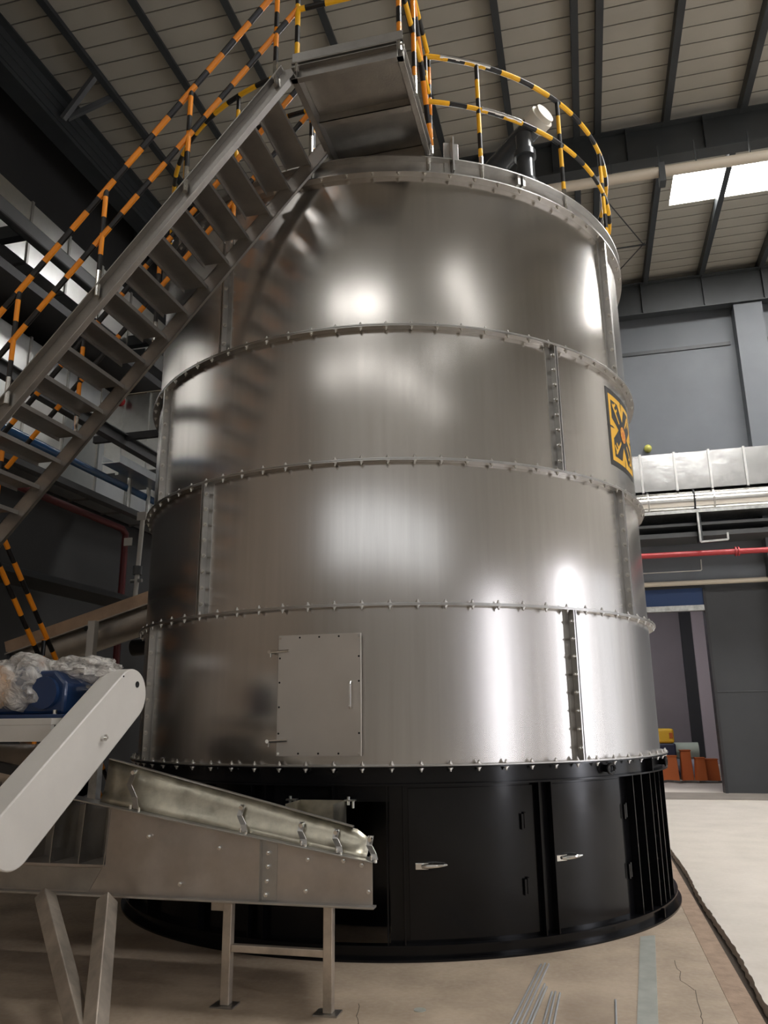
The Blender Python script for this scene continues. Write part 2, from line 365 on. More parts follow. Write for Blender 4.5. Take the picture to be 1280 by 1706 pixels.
# ------------------------------------------------------------------ silo
silo = thing('storage_silo', 'huge round stainless steel silo bolted up from sheets on a black base', 'silo', (CX, CY, 0))
offs = [-44, -25, -44, -22]
for c in range(4):
    z0 = H[c]+.008; z1 = H[c+1]-.008
    for q in range(4):
        a = offs[c]+90*q
        MB().ring(CX, CY, RT-.006, RT, z0, z1, a+.02, a+89.98, 60).build('shell_panel', TANK, silo, smooth=True)
        am = a
        for s_ in (-1, 1):
            d0 = .10*s_; d1 = .38*s_
            MB().ring(CX, CY, RT-.002, RT+.062, z0, z1, am+min(d0, d1)*1.0, am+max(d0, d1), 1).build('seam_flange', STN, silo)
        for s_ in (-1, 1):   # lapped doubler strips beside the seam
            MB().ring(CX, CY, RT, RT+.004, z0, z1, am+(.4 if s_ > 0 else -1.6), am+(1.6 if s_ > 0 else -.4), 2).build('seam_strip', STN, silo, smooth=True)
for i, z in enumerate(H[:4]):
    MB().ring(CX, CY, RT-.01, 2.665, z-.0005, z+.009, n=180).build('ring_flange', STN, silo, smooth=True)
    if i: MB().ring(CX, CY, RT-.01, 2.66, z-.011, z-.001, n=180).build('ring_flange', STN, silo, smooth=True)
# top rim
MB().ring(CX, CY, RT-.01, 2.665, H[4]-.010, H[4]+.002, n=180).build('ring_flange', STN, silo, smooth=True)
MB().ring(CX, CY, RT-.01, RT+.003, H[4]+.002, 6.40, n=180).build('rim_band', STN, silo, smooth=True)
MB().ring(CX, CY, RT+.003, 2.665, 6.388, 6.40, n=180).build('rim_angle', STN, silo, smooth=True)
MB().ring(CX, CY, 2.50, 2.52, 6.40, 6.50, -62, 240, 120).build('lid_edge', STN, silo, smooth=True)
MB().ring(CX, CY, 2.50, 2.52, 6.40, 6.52, -73, -67, 4).build('lid_edge', STN, silo, smooth=True)
MB().ring(CX, CY, 0.02, 2.60, 6.36, 6.40, n=90).build('lid', STN, silo, smooth=True)
lug = MB()
for d in (-64.9, -63.6): pass
p0 = cyl(-65.6, RT, 0); p1 = cyl(-62.9, RT, 0)
MB().ring(CX, CY, 2.60, 2.68, 6.27, 6.62, -64.5, -64.2, 1).build('lug_web', STN, silo)
for a, b in ((-65.9, -64.6), (-64.0, -62.9)):
    MB().ring(CX, CY, 2.60, 2.615, 6.27, 6.60, a, b, 1).build('lug_plate', STN, silo, bevel=.003)
MB().ring(CX, CY, 2.60, 2.65, 6.30, 6.40, -50.4, -49.8, 1).ring(CX, CY, 2.60, 2.65, 6.30, 6.40, -49.2, -48.6, 1).build('rim_clip', STN, silo)
# base
for a, b in ((-78.3, 262), (262, 272.6)): MB().ring(CX, CY, 2.555, 2.56, .01, 1.255, a, b, int((b-a)/2)).build('base_skirt', BLACK, silo, smooth=True)
MB().ring(CX, CY, 2.555, 2.56, 1.02, 1.255, 272.6, 281.7, 6).build('base_skirt', BLACK, silo, smooth=True)
MB().ring(CX, CY, 2.30, 2.66, 0, .014, n=180).build('foot_flange', BLACK, silo, smooth=True)
MB().ring(CX, CY, 2.555, 2.60, .014, .085, n=180).build('foot_channel', BLACK, silo, smooth=True)
MB().ring(CX, CY, 2.555, 2.635, .085, .097, n=180).build('foot_channel_top', BLACK, silo, smooth=True)
MB().ring(CX, CY, 2.56, 2.605, 1.145, 1.25, n=180).build('top_channel', BLACK, silo, smooth=True)
MB().ring(CX, CY, 2.56, 2.66, 1.252, 1.264, n=180).build('top_channel_flange', BLACK, silo, smooth=True)
MB().ring(CX, CY, 2.56, 2.65, 1.133, 1.145, n=180).build('top_channel_lip', BLACK, silo, smooth=True)
for a in (-78.6, -76.0, -53.4, -51.0, -30.2, -26.8, -22.6, -19.8, -16.6, -12, 10, 40, -101.5, -98.8, -112, -128, -140, -87.2):
    MB().ring(CX, CY, 2.55, 2.625, .097, 1.133, a-.12, a+.12, 1).build('base_rib', BLACK, silo)
MB().ring(CX, CY, 2.605, 2.66, 1.145, 1.252, -22.9, -22.6, 1).build('base_rib', BLACK, silo)
MB().ring(CX, CY, 2.60, 2.65, .014, .085, -22.9, -22.6, 1).build('base_rib', BLACK, silo)
# base opening reveals a dark interior with cross plates
MB().ring(CX, CY, 1.7, 1.72, .01, 1.25, 255, 290, 12).build('inner_drum', BLACK, silo, smooth=True)
for a0, a1, hs in ((-75.4, -53.9, -56.3), (-50.5, -33.2, -32.6)):
    dd = MB().ring(CX, CY, 2.562, 2.578, .12, 1.11, a0+.15, a1-.15, 16).build('access_door', BLACK, silo, smooth=True)
    for z in (.42, .86):
        h = MB().ring(CX, CY, 2.578, 2.60, z-.055, z+.055, hs-.35, hs+.05, 1).ring(CX, CY, 2.578, 2.60, z-.045, z+.065, hs+.15, hs+.55, 1).build('hinge', BLACK, dd, bevel=.003)
    hz = .59; ha = a0+1.1 if a0 < -60 else a0+.3
    hd = MB()
    P = lambda a, r, z: cyl(a, r, z)
    plate = MB().ring(CX, CY, 2.578, 2.590, hz-.022, hz+.022, ha, ha+2.1, 3).build('handle_plate', CHROME, dd, bevel=.004)
    hd.tube([P(ha+1.0, 2.596, hz), P(ha+2.0, 2.615, hz+.004), P(ha+3.4, 2.622, hz+.006), P(ha+4.9, 2.612, hz+.008)], [.012, .019, .015, .006], 10)
    hd.build('handle_lever', CHROME, dd, smooth=True)
for a in (-37.9, -12.2):
    lg = MB(); c = Vector(cyl(a, 2.64, 1.2)); ax = Vector((math.cos(R(a)), math.sin(R(a)), 0)); tn = Vector((-ax.y, ax.x, 0))
    lg.tube([c+tn*(.035*math.cos(t))*1.3+Vector((0, 0, .035*math.sin(t)))+ax*.02 for t in [i*math.pi/8 for i in range(16)]], .012, 8, closed=True)
    lg.cone(c-ax*.04, c+ax*.012, .028, .028, 12)
    lg.build('lifting_eye', BLACK, silo, smooth=True)
# bolts: proto bolt along +Z (hex head + shank end)
pb = MB()
def hexbolt(mb, s=1.15):
    mb.tube([(0, 0, 0), (0, 0, .004*s), (0, 0, .0045*s)], [.017*s, .017*s, .017*s], 12)
    mb.tube([(0, 0, .004*s), (0, 0, .014*s)], .0115*s, 6); mb.tube([(0, 0, .014*s), (0, 0, .024*s)], .006*s, 8)
hexbolt(pb)
places = []
for i, z in enumerate(H[:4]):
    N_ = 78
    for j in range(N_):
        a = -180+360*j/N_+.7
        if -165 < a < 0: places.append((a, 2.640, z+.009, 'up', i)); places.append((a, 2.640, z-.011 if i else 1.252, 'dn', i))
for j in range(72):
    a = -180+5*j
    if -165 < a < 0: places.append((a, 2.64, H[4]-.010, 'dn', 4))
for c in range(4):
    for q in range(4):
        a = (offs[c]+90*q+180) % 360-180
        if -150 < a < 0:
            for j in range(8): places.append((a+(.42 if a < -60 else -.42), 2.638, H[c]+.10+j*(H[c+1]-H[c]-.2)/7, 'tp' if a < -60 else 'tn', 10+c))
for j in range(5): places.append((-21.2, 2.562, .25+.18*j, 'rad', 20))
def bmat(a, r, z, md):
    t = Matrix.Translation(cyl(a, r, z))
    if md == 'up': return t
    if md == 'dn': return t @ Matrix.Rotation(math.pi, 4, 'X')
    az = Matrix.Rotation(R(a), 4, 'Z')
    if md == 'rad': return t @ az @ Matrix.Rotation(math.pi/2, 4, 'Y')
    return t @ az @ Matrix.Rotation(-math.pi/2 if md == 'tp' else math.pi/2, 4, 'X')
def dist(p): x, y_, z = cyl(p[0], p[1], p[2]); return x*x+y_*y_+(z-1.6)**2 - (2 if p[3] in ('tp', 'tn') else 0) + (1.2 if p[3] == 'dn' and p[4] else 0)
places.sort(key=dist)
proto = pb.build('bolt', BOLTM, silo, smooth=True); 
proto.data.transform(Matrix.Translation(Vector(silo['_o'])))
first = True
for p in places[:100]:
    mw = bmat(*p[:4])
    if first: mm = mw.copy(); mm.translation -= Vector(silo['_o']); proto.matrix_basis = mm; first = False
    else: mesh_copy(proto, silo, mw)
rest = MB()
one = MB(); hexbolt(one)
for p in places[100:]:
    mw = bmat(*p[:4]); b = len(rest.v)
    rest.v += [tuple(mw @ Vector(v)) for v in one.v]
    for f, u in zip(one.f, one.uv): rest.face([b+i for i in f], u)
ro = rest.build('bolts', BOLTM, silo); ro['kind'] = 'stuff'
# inspection hatch
hf = MB().box(-2.235, -1.635, 5.715, 5.80, 1.365, 2.195).build('hatch_frame', STN, silo, bevel=.004)
hc = MB().box(-2.262, -1.608, 5.697, 5.715, 1.338, 2.222).build('inspection_hatch', mat('bead blasted hatch', (.56, .525, .48), .5, .85, var=.03, vscale=4), silo, bevel=.003)
hol = MB()
for x in (-2.09, -1.935, -1.78):
    for z in (1.358, 2.202): hol.cone((x, 5.6975, z), (x, 5.6955, z), .0075, .0075, 12)
for x in (-2.247, -1.624):
    for z in (1.50, 1.69, 1.87, 2.05):
        if not (x > -1.7 and z == 1.69): hol.cone((x, 5.6975, z), (x, 5.6955, z), .0075, .0075, 12)
hol.build('bolt_hole', HOLE, hc)
hb = MB()
for x in (-2.245, -1.625):
    for z in (1.358, 2.200): hb.cone((x, 5.698, z), (x, 5.690, z), .009, .009, 8)
hb.build('corner_screw', CHROME, hc)
MB().tube([(-1.68, 5.70, 1.68), (-1.68, 5.655, 1.68), (-1.68, 5.645, 1.69), (-1.68, 5.645, 1.85), (-1.68, 5.655, 1.86), (-1.68, 5.70, 1.86)], .0105, 10).build('hatch_handle', CHROME, hc, smooth=True)
for z in (1.445, 2.10):
    MB().tube([(-2.335, 5.70, z), (-2.17, 5.685, z+.006)], [.014, .011], 8).cone((-2.33, 5.76, z), (-2.33, 5.68, z), .014, .014, 10).tube([(-2.325, 5.70, z-.01), (-2.325, 5.70, z-.04)], .008, 8).build('clamp', CHROME, silo, smooth=True)

# decal on the silo (pinwheel sign, black and amber) wrapped on the third course
A0, A1, Z0, Z1 = -26.3, -8.9, 3.84, 4.62
def on(u, v, h): return cyl(A0+(A1-A0)*u, RT+h, Z0+(Z1-Z0)*v)
def patch(mb, poly, h, step=.05):
    bm = bmesh.new(); vs = [bm.verts.new((p[0], p[1], 0)) for p in poly]; bm.faces.new(vs)
    us = [i*step for i in range(1, int(1/step))]
    for uu in us:
        bmesh.ops.bisect_plane(bm, geom=bm.verts[:]+bm.edges[:]+bm.faces[:], plane_co=(uu, 0, 0), plane_no=(1, 0, 0))
    bm.verts.ensure_lookup_table(); bm.verts.index_update(); b = len(mb.v)
    for v in bm.verts: mb.v.append(on(v.co.x, v.co.y, h))
    for f in bm.faces: mb.face([b+v.index for v in f.verts])
    bm.free()
sg = thing('warning_decal', 'square black and amber decal with four dark blades on the silo', 'sign', on(.5, .5, .001))
t_ = MB(); patch(t_, [(0, 0), (1, 0), (1, 1), (0, 1)], .002); t_.build('decal_border', DECB, sg)
t_ = MB(); patch(t_, [(.07, .07), (.93, .07), (.93, .93), (.07, .93)], .003); t_.build('decal_field', DECY, sg)
def rot(p, k):
    x, y_ = p[0]-.5, p[1]-.5
    for _ in range(k): x, y_ = -y_, x
    return (x+.5, y_+.5)
blade = [(.13, .86), (.36, .86), (.54, .64), (.50, .50), (.36, .50), (.13, .62)]
Fs = [[(.17, .82), (.17, .79), (.36, .60), (.385, .62), (.195, .82)], [(.19, .80), (.22, .77), (.29, .83), (.265, .85)], [(.25, .74), (.275, .715), (.33, .77), (.31, .79)]]
for k_ in range(4):
    t_ = MB(); patch(t_, [rot(p, k_) for p in blade], .004); b_ = t_.build('decal_blade', DECB, sg)
    t_ = MB()
    for fpoly in Fs: patch(t_, [rot(p, k_) for p in fpoly], .005)
    t_.build('letter_f', DECY, b_)
    t_ = MB(); c4 = [(.0, .49), (.13, .49), (.2, .5), (.13, .515), (.0, .51)]; patch(t_, [rot(p, k_) for p in c4], .0045); t_.build('decal_line', DECB, sg)
t_ = MB(); patch(t_, [(.5+.105*math.cos(i*math.pi/12), .5+.105*math.sin(i*math.pi/12)) for i in range(24)], .006); t_.build('decal_disc', DECY, sg)
t_ = MB()
for i in range(10):
    cx_, cy_ = .5+.085*math.cos(i*math.pi/5), .5+.085*math.sin(i*math.pi/5)
    patch(t_, [(cx_+.022*math.cos(j*math.pi/4), cy_+.022*math.sin(j*math.pi/4)) for j in range(8)], .007)
t_.build('decal_dots', DECR, sg)
t_ = MB(); patch(t_, [(.5+.05*math.cos(i*math.pi/12), .5+.05*math.sin(i*math.pi/12)) for i in range(24)], .0075); t_.build('decal_hub', DECR, sg)

# ------------------------------------------------------------------ guard rail round the silo top
gr = thing('guard_rail', 'yellow and black taped guard rail curving round the silo top', 'guard rail', cyl(-58, 2.62, 6.4))
RR = 2.60
for z, nm in ((7.54, 'top_rail'), (7.04, 'mid_rail')):
    MB().tube([cyl(a, RR, z) for a in [-69+i*(337/140) for i in range(141)]], .024 if nm == 'top_rail' else .022, 10).build(nm, RAILY, gr, smooth=True)
for a in [-69, -58, -36.3, -14.8, 7, 29, 51, 73, 95, 117, 139, 161, 183, 205, 227, 249, 268]:
    MB().tube([cyl(a, RR, 6.52), cyl(a, RR, 7.54)], .021, 10, u0=.13).build('rail_post', RAILY, gr, smooth=True)
    MB().tube([cyl(a, RR, 6.28), cyl(a, RR, 6.52)], .022, 10).build('post_foot', CHROME, gr, smooth=True)
MB().tube([cyl(a, RR+.008, 7.545) for a in (-66, -62, -58, -55)], .0235, 10).build('bare_tube', CHROME, gr, smooth=True)
MB().tube([cyl(a, RR+.008, 7.045) for a in (-57.4, -54, -51, -48)], .0215, 10).build('bare_tube', CHROME, gr, smooth=True)

# ------------------------------------------------------------------ landing platform
PX0, PX1, PY0, PY1, PZ = -1.90, -1.0, 4.78, 5.95, 6.46
pf = thing('platform', 'stainless steel landing platform at the top of the stair', 'platform', (PX0, PY0, PZ))
MB().box(PX0, PX1, PY0, PY1, PZ+.10, PZ+.106).build('deck_plate', STAIR, pf)
fr = MB()
def chanX(mb, x0, x1, y, z0, z1, s):   # channel along X, web at y, flanges towards s
    mb.box(x0, x1, min(y, y+.006*s), max(y, y+.006*s), z0, z1)
    for z in (z0, z1-.008): mb.box(x0, x1, min(y, y+.05*s), max(y, y+.05*s), z, z+.008)
def chanY(mb, y0, y1, x, z0, z1, s):
    mb.box(min(x, x+.006*s), max(x, x+.006*s), y0, y1, z0, z1)
    for z in (z0, z1-.008): mb.box(min(x, x+.05*s), max(x, x+.05*s), y0, y1, z, z+.008)
t_ = MB(); chanX(t_, PX0, PX1, PY0+.05, PZ-.02, PZ+.14, -1); t_.build('outer_channel', STAIR, pf, bevel=.002)
t_ = MB(); chanX(t_, PX0, PX1, PY1-.05, PZ-.02, PZ+.10, 1); t_.build('inner_channel', STAIR, pf, bevel=.002)
t_ = MB(); chanY(t_, PY0, PY1+.08, PX1-.05, PZ-.02, PZ+.14, 1); t_.build('side_channel', STAIR, pf, bevel=.002)
t_ = MB(); chanY(t_, PY0, PY1, PX0+.05, PZ-.02, PZ+.10, -1); t_.build('side_channel', STAIR, pf, bevel=.002)
t_ = MB(); t_.box(PX0+.05, PX1-.05, 5.33, 5.39, PZ+.03, PZ+.036); t_.box(PX0+.05, PX1-.05, 5.33, 5.336, PZ+.03, PZ+.10); t_.build('cross_angle', STAIR, pf)
MB().box(PX0+.01, PX1, PY0-.002, PY0+.006, PZ+.14, PZ+.22).build('toe_board', STN, pf)
# platform rails
prl = thing('platform_rail', 'orange and black taped guard rail on the landing platform', 'guard rail', (PX0, PY0, PZ+.14))
for z, nm in ((7.58, 'top_rail'), (7.13, 'mid_rail')):
    MB().tube([(-1.86, 4.80, z), (-1.03, 4.80, z), (-1.01, 4.82, z), (-1.01, 5.98, z)], .022, 10, u0=.15).build(nm, RAILY, prl, smooth=True)
for x, y_ in ((-1.86, 4.80), (-1.03, 4.80), (-1.005, 5.25), (-1.01, 5.98)):
    MB().tube([(x, y_, PZ+.22), (x, y_, 7.58)], .021, 10, u0=.1).build('rail_post', RAILO if x > -1.5 else RAILY, prl, smooth=True)
    MB().tube([(x, y_, PZ+.05), (x, y_, PZ+.22)], .0215, 10).build('post_foot', CHROME, prl, smooth=True)
MB().tube([(-1.01, 5.25, 7.56), (-1.01, 5.62, 7.10), (-1.01, 5.98, 6.60)], .024, 10).build('brace', RAILO, prl, smooth=True)

# ------------------------------------------------------------------ stair
SL = 1.135
st = thing('steel_stair', 'stainless steel stair climbing left to right up to the silo landing', 'stair', (-5.4, 5.3, 2.3))
def stz(x): return 6.46+SL*(x+1.90)      # lower edge line of the stringer
def stringer(y, s, dep=.155, dz0=0):
    x0, x1 = -5.75, -1.88; k2 = math.hypot(1, SL)*dep; t_ = MB(); stz = lambda x: 6.46+SL*(x+1.90)+dz0; xk = -1.90+(6.60-6.46-k2)/SL; fl_ = .055 if s < 0 else .03
    pl = [(x0, y, stz(x0)), (x1, y, stz(x1)), (x1, y, 6.60+dz0), (xk, y, 6.60+dz0), (x0, y, stz(x0)+k2)]
    t_.prism(pl, (0, .006, 0))
    for dz, xe in ((0, x1), (k2-.014, xk)):
        t_.prism([(x0, y, stz(x0)+dz), (xe, y, stz(xe)+dz), (xe, y, stz(xe)+dz+.014), (x0, y, stz(x0)+dz+.014)], (0, fl_*s, 0))
    return t_
stringer(4.83, -1).build('stringer', STAIR, st, bevel=.002)
stringer(5.62, 1, .14, -.07).build('stringer', STAIR, st, bevel=.002)
for i in range(18):
    x = -2.10-.188*i; z = 6.46-.212*(i+1)+.09
    t_ = MB(); t_.box(x-.155, x+.075, 4.838, 5.618, z, z+.006); t_.box(x-.155, x-.149, 4.838, 5.618, z-.03, z); t_.box(x+.069, x+.075, 4.838, 5.618, z-.03, z)
    t_.build('tread', STAIR, st)
def railz(x, top): return (7.58 if top else 7.16)+1.115*(x+1.85)
for y_, nm, lab in ((4.80, 'stair_rail', 'orange and black taped handrail on the near side of the stair'), (5.66, 'stair_rail', 'orange and black taped handrail on the silo side of the stair')):
    sr = thing('stair_handrail', lab, 'handrail', (-1.85, y_, 6.6))
    xe = -5.6 if y_ < 5 else -5.4
    for top in (1, 0):
        pts = [(-1.86, y_, 7.58 if top else 7.14), (xe, y_, railz(xe, top))]
        if y_ > 5: pts[0] = (-2.05, y_, railz(-2.05, top))
        MB().tube(pts, .024 if top else .022, 10, u0=.05).build('top_rail' if top else 'mid_rail', RAILO, sr, smooth=True)
    for x in (-2.04, -2.77, -3.48, -4.2, -4.93):
        zb = stz(x)+.22
        MB().tube([(x, y_, zb+.14), (x, y_, railz(x, 1))], .020, 10, u0=.2).build('rail_post', RAILO, sr, smooth=True)
        MB().tube([(x, y_, zb-.08), (x, y_, zb+.14)], .0205, 10).build('post_foot', CHROME, sr, smooth=True)
# lower landing and flight
ld = thing('lower_landing', 'steel landing at the foot of the upper stair on square posts', 'platform', (-5.9, 5.3, 0))
MB().box(-6.5, -5.25, 4.78, 5.86, 2.16, 2.28).build('deck', STAIR, ld)
for x in (-6.45, -5.5):
    for y_ in (4.83, 5.8): MB().box(x-.04, x+.04, y_-.04, y_+.04, 0, 2.16).build('post', STAIR, ld)
fl = thing('lower_handrail', 'orange and black taped handrail sloping down behind the wrapped motor', 'handrail', (-5.1, 8.2, 0))
MB().tube([(-5.1, 5.72, 3.56), (-5.1, 8.2, .73)], .024, 10).build('top_rail', RAILO, fl, smooth=True)
MB().tube([(-5.1, 5.62, 3.40), (-5.1, 7.95, .73)], .024, 10, u0=.12).build('mid_rail', RAILO, fl, smooth=True)
for y_ in (5.70, 6.7, 8.0): MB().tube([(-5.1, y_, 3.47-(y_-5.72)*1.14-1.0), (-5.1, y_, 3.50-(y_-5.72)*1.14)], .022, 10).build('rail_post', RAILO, fl, smooth=True)
t_ = MB(); t_.prism([(-5.12, 5.86, 2.2), (-5.12, 7.8, 0), (-5.12, 8.0, 0), (-5.12, 5.86, 2.42)], (-.02, 0, 0)); t_.build('stringer', STAIR, fl)

# ------------------------------------------------------------------ vent pipes on the silo roof
vp = thing('vent_pipe', 'dark plastic vent pipe with a round white end cap on the silo top', 'pipe', (-.24, 7.5, 6.4))
MB().tube([(-.23, 7.38, 6.4), (-.23, 7.42, 7.70)], .095, 20).build('riser', PVC, vp, smooth=True)
MB().tube([(-.23, 7.38, 6.4), (-.23, 7.38, 7.10)], .118, 20).build('socket', PVC, vp, smooth=True)
MB().tube([(-.23, 7.39, 7.40), (-.23, 7.39, 7.47)], .118, 20).build('socket', PVC, vp, smooth=True)
a_, b_ = Vector((-1.50, 8.55, 7.35)), Vector((-.08, 7.40, 7.84)); dv = (b_-a_).normalized()
MB().tube([(-1.50, 8.55, 6.4), (-1.50, 8.55, 7.25), tuple(a_+dv*.1), tuple(b_)], .125, 20).build('branch_pipe', PVC, vp, smooth=True)
MB().tube([a_.lerp(b_, .45), a_.lerp(b_, .50)], .140, 20).build('collar', PVC, vp, smooth=True)
MB().tube([b_-dv*.05, b_+dv*.08], .142, 24).tube([b_+dv*.08, b_+dv*.13], .115, 24).build('end_cap', CREAM, vp, smooth=True)

# ------------------------------------------------------------------ screw conveyor in front of the base
cv = thing('screw_conveyor', 'long tapered steel screw conveyor trough running under the black silo base', 'conveyor', (-2.4, 5.1, .57))
def topz(x): return .80+(.33/2.05)*(-1.30-x)
YN = 4.76
xl = -4.35
t_ = MB(); t_.prism([(-3.02, YN, .57), (-1.28, YN, .57), (-1.28, YN, topz(-1.28)), (-3.02, YN, topz(-3.02))], (0, .006, 0))
t_.prism([(xl, YN, .57), (-3.02, YN, .57), (-3.02, YN, .73), (xl, YN, .73)], (0, .006, 0)); t_.build('side_plate', TROUGH, cv)
MB().prism([(-3.12, YN-.004, .575), (-3.04, YN-.004, .71), (xl, YN-.004, .71), (xl, YN-.004, .575)], (0, .004, 0)).build('doubler_plate', STAIR, cv)
MB().prism([(xl, 5.50, .57), (-1.62, 5.50, .57), (-1.62, 5.50, .76), (xl, 5.50, .90)], (0, .006, 0)).build('side_plate', TROUGH, cv)
MB().prism([(xl, YN, .562), (-1.28, YN, .562), (-1.60, 5.50, .562), (xl, 5.50, .562)], (0, 0, .008)).build('bottom_plate', TROUGH, cv)
MB().box(xl, -1.26, YN-.06, YN+.01, .556, .568).build('bottom_flange', STN, cv, bevel=.002)
t_ = MB(); t_.prism([(-3.40, YN-.05, topz(-3.40)), (-1.27, YN-.05, topz(-1.27)), (-1.27, YN-.05, topz(-1.27)+.010), (-3.40, YN-.05, topz(-3.40)+.010)], (0, .12, 0)); t_.build('top_flange', STN, cv, bevel=.002)
t_ = MB(); t_.box(-1.965, -1.959, YN-.045, YN, .57, topz(-1.96)); t_.box(-1.96, -1.865, YN-.006, YN-.001, .57, topz(-1.9)); t_.build('splice_angle', STN, cv)
# recessed drive pocket at the left with stiffener plates
MB().box(xl, -3.02, YN+.24, YN+.246, .57, 1.06).build('pocket_back', STAIR, cv)
MB().box(xl, -3.02, YN-.02, YN+.24, .72, .732).build('pocket_ledge', TROUGH, cv)
for x in (-3.03, -3.21, -3.42, -3.65, -3.9): MB().prism([(x, YN-.01, .73), (x, YN+.24, .73), (x+.02, YN+.24, topz(x)), (x+.02, YN-.01, topz(x))], (.006, 0, 0)).build('stiffener', STAIR, cv)
t_ = MB()
for x in (-3.12, -3.32, -3.55): t_.tube([(x, YN+.23, .74), (x+.01, YN+.232, .85), (x+.03, YN+.23, .95), (x+.04, YN+.232, 1.04)], .008, 6)
t_.build('weld_bead', TRAY, cv)
# galvanised hood above the flange
def hz(x): return .945+(.405/1.75)*(-1.31-x)
hp = [(-3.09, hz(-3.09)), (-1.42, hz(-1.42)), (-1.31, .905), (-1.32, topz(-1.3)+.012), (-3.14, topz(-3.14)+.012)]
n_ = 24; t_ = MB(); b0 = len(t_.v)
for i in range(n_+1):
    x = -3.10+(1.78)*i/n_; zb = topz(x)+.012; zt = min(hz(x), 1.4) if x < -1.4 else .905+(hz(-1.4)-.905)*(-1.31-x)/.09
    for f, yo in ((0, .012), (.14, .03), (.25, .05), (.6, .07), (1.0, .085)): t_.v.append((x, YN+yo, zb+(zt-zb)*f))
for i in range(n_):
    for j in range(4): a = b0+i*5+j; t_.face([a, a+5, a+6, a+1])
hd = t_.build('hood', LIDM, cv, smooth=True, angle=60); so = hd.modifiers.new('solid', 'SOLIDIFY'); so.thickness = .004
MB().prism([(-3.10, YN+.08, hz(-3.10)), (-1.42, YN+.08, hz(-1.42)), (-1.42, YN+.08, hz(-1.42)+.008), (-3.10, YN+.08, hz(-3.10)+.008)], (0, .03, 0)).build('hood_lip', GALV, cv)
for x in (-2.88, -2.12, -1.73, -1.51, -1.30):
    s_ = .9 if x < -2.5 else .6 if x < -2 else .48
    zt = topz(x)+.21*s_/.9*1.15
    t_ = MB(); w_ = .035
    P = [(x-.02, YN+.052, zt), (x-.045*s_, YN+.02, zt-.10*s_), (x+.03*s_, YN-.02, topz(x)+.09*s_), (x+.055*s_, YN-.03, topz(x)+.014)]
    for a, b in zip(P, P[1:]): t_.prism([a, b, (b[0]+w_, b[1], b[2]), (a[0]+w_, a[1], a[2])], (0, .004, .002))
    t_.build('clip', STN, cv)
    t_ = MB(); t_.cone((x, YN+.05, zt-.01), (x, YN+.015, zt-.015), .013, .013, 8); t_.cone((x+.09*s_, YN-.02, topz(x+.09)+.01), (x+.09*s_, YN-.02, topz(x+.09)+.035), .010, .010, 8); t_.cone((x+.02, YN-.02, topz(x)+.01), (x+.02, YN-.02, topz(x)+.035), .010, .010, 8)
    t_.build('bolt', CHROME, cv)
for x, z in ((-2.49, .64), (-2.24, .85), (-1.92, .83), (-1.92, .755), (-1.925, .675), (-1.93, .60), (-1.67, .80), (-1.68, .63), (-1.45, .80), (-1.30, .64), (-1.34, .78), (-2.72, .905)):
    t_ = MB(); t_.cone((x, YN-.004, z), (x, YN-.018, z), .014, .014, 6); t_.cone((x, YN-.018, z), (x, YN-.03, z), .007, .007, 8); t_.build('bolt', CHROME, cv)
# inlet chute at the right end
t_ = MB(); t_.box(-2.03, -1.69, 5.59, 5.596, .80, 1.05); t_.box(-2.03, -2.024, 5.3, 5.6, .8, 1.05); t_.box(-1.696, -1.69, 5.3, 5.6, .8, 1.05); t_.build('chute', LIDM, cv)
for x in (-2.10, -1.67):
    t_ = MB(); t_.box(x-.03, x+.05, 5.57, 5.61, 1.045, 1.055); t_.cone((x, 5.58, 1.02), (x, 5.58, 1.075), .010, .010, 8); t_.cone((x+.035, 5.58, 1.0), (x+.035, 5.58, 1.045), .008, .008, 8); t_.build('chute_lug', GALV, cv)
# support frame
sf = MB()
for (x, nm) in ((-2.165, 'l'), (-1.54, 'r')):
    MB().box(x-.027, x+.027, YN-.03, YN+.025, .008, .556).build('support_leg', LEGM, cv, bevel=.004)
    MB().box(x-.075, x+.065, YN-.06, YN+.05, 0, .008).build('foot_plate', STAIR, cv)
MB().box(-2.138, -1.567, YN-.02, YN+.02, .285, .325).build('cross_bar', LEGM, cv, bevel=.004)
MB().box(-2.28, -2.19, YN-.01, YN+.03, .50, .55).build('stub_bracket', LEGM, cv, bevel=.004)
MB().bar((-3.36, 4.66, .556), (-2.33, 3.70, 0), .085, .10, (0, -1, .3)).build('raking_leg', LEGM, cv, bevel=.006)
MB().bar((-2.90, 4.62, .556), (-2.33, 3.68, 0), .085, .10, (0, -1, .3)).build('raking_leg', LEGM, cv, bevel=.006)

# ------------------------------------------------------------------ drive guard, bench and wrapped motor
sG, WG, TG, LG = .663, .332, .168, 1.182
P = Vector((-2.928, 3.678, 1.171)); h_ = Vector((math.sin(.042), math.cos(.042), 0)); nn = Vector((math.cos(.042), -math.sin(.042), 0))
l_ = h_*math.cos(sG)+Vector((0, 0, math.sin(sG))); w_ = -h_*math.sin(sG)+Vector((0, 0, math.cos(sG)))
gdt = thing('drive_guard', 'long white painted round-ended drive guard slanting up beside the wrapped motor', 'machine guard', tuple(P))
cU = P+l_*(LG)-w_*(WG/2); cL = P+l_*(-.02)-w_*(WG/2)
pts = [cU+(l_*math.cos(t)+w_*math.sin(t))*(WG/2) for t in [math.pi/2-i*math.pi/20 for i in range(21)]]
pts += [cL+(-l_*math.cos(t)-w_*math.sin(t))*(WG/2) for t in [math.pi/2-i*math.pi/20 for i in range(21)]]
MB().prism([tuple(q) for q in pts], tuple(-nn*TG)).build('guard_case', WHITE, gdt, smooth=True, bevel=.008, angle=25)
c = cU+l_*.085+w_*.02; MB().tube([c, c+nn*.002], .021, 16).build('sight_hole', HOLE, gdt)
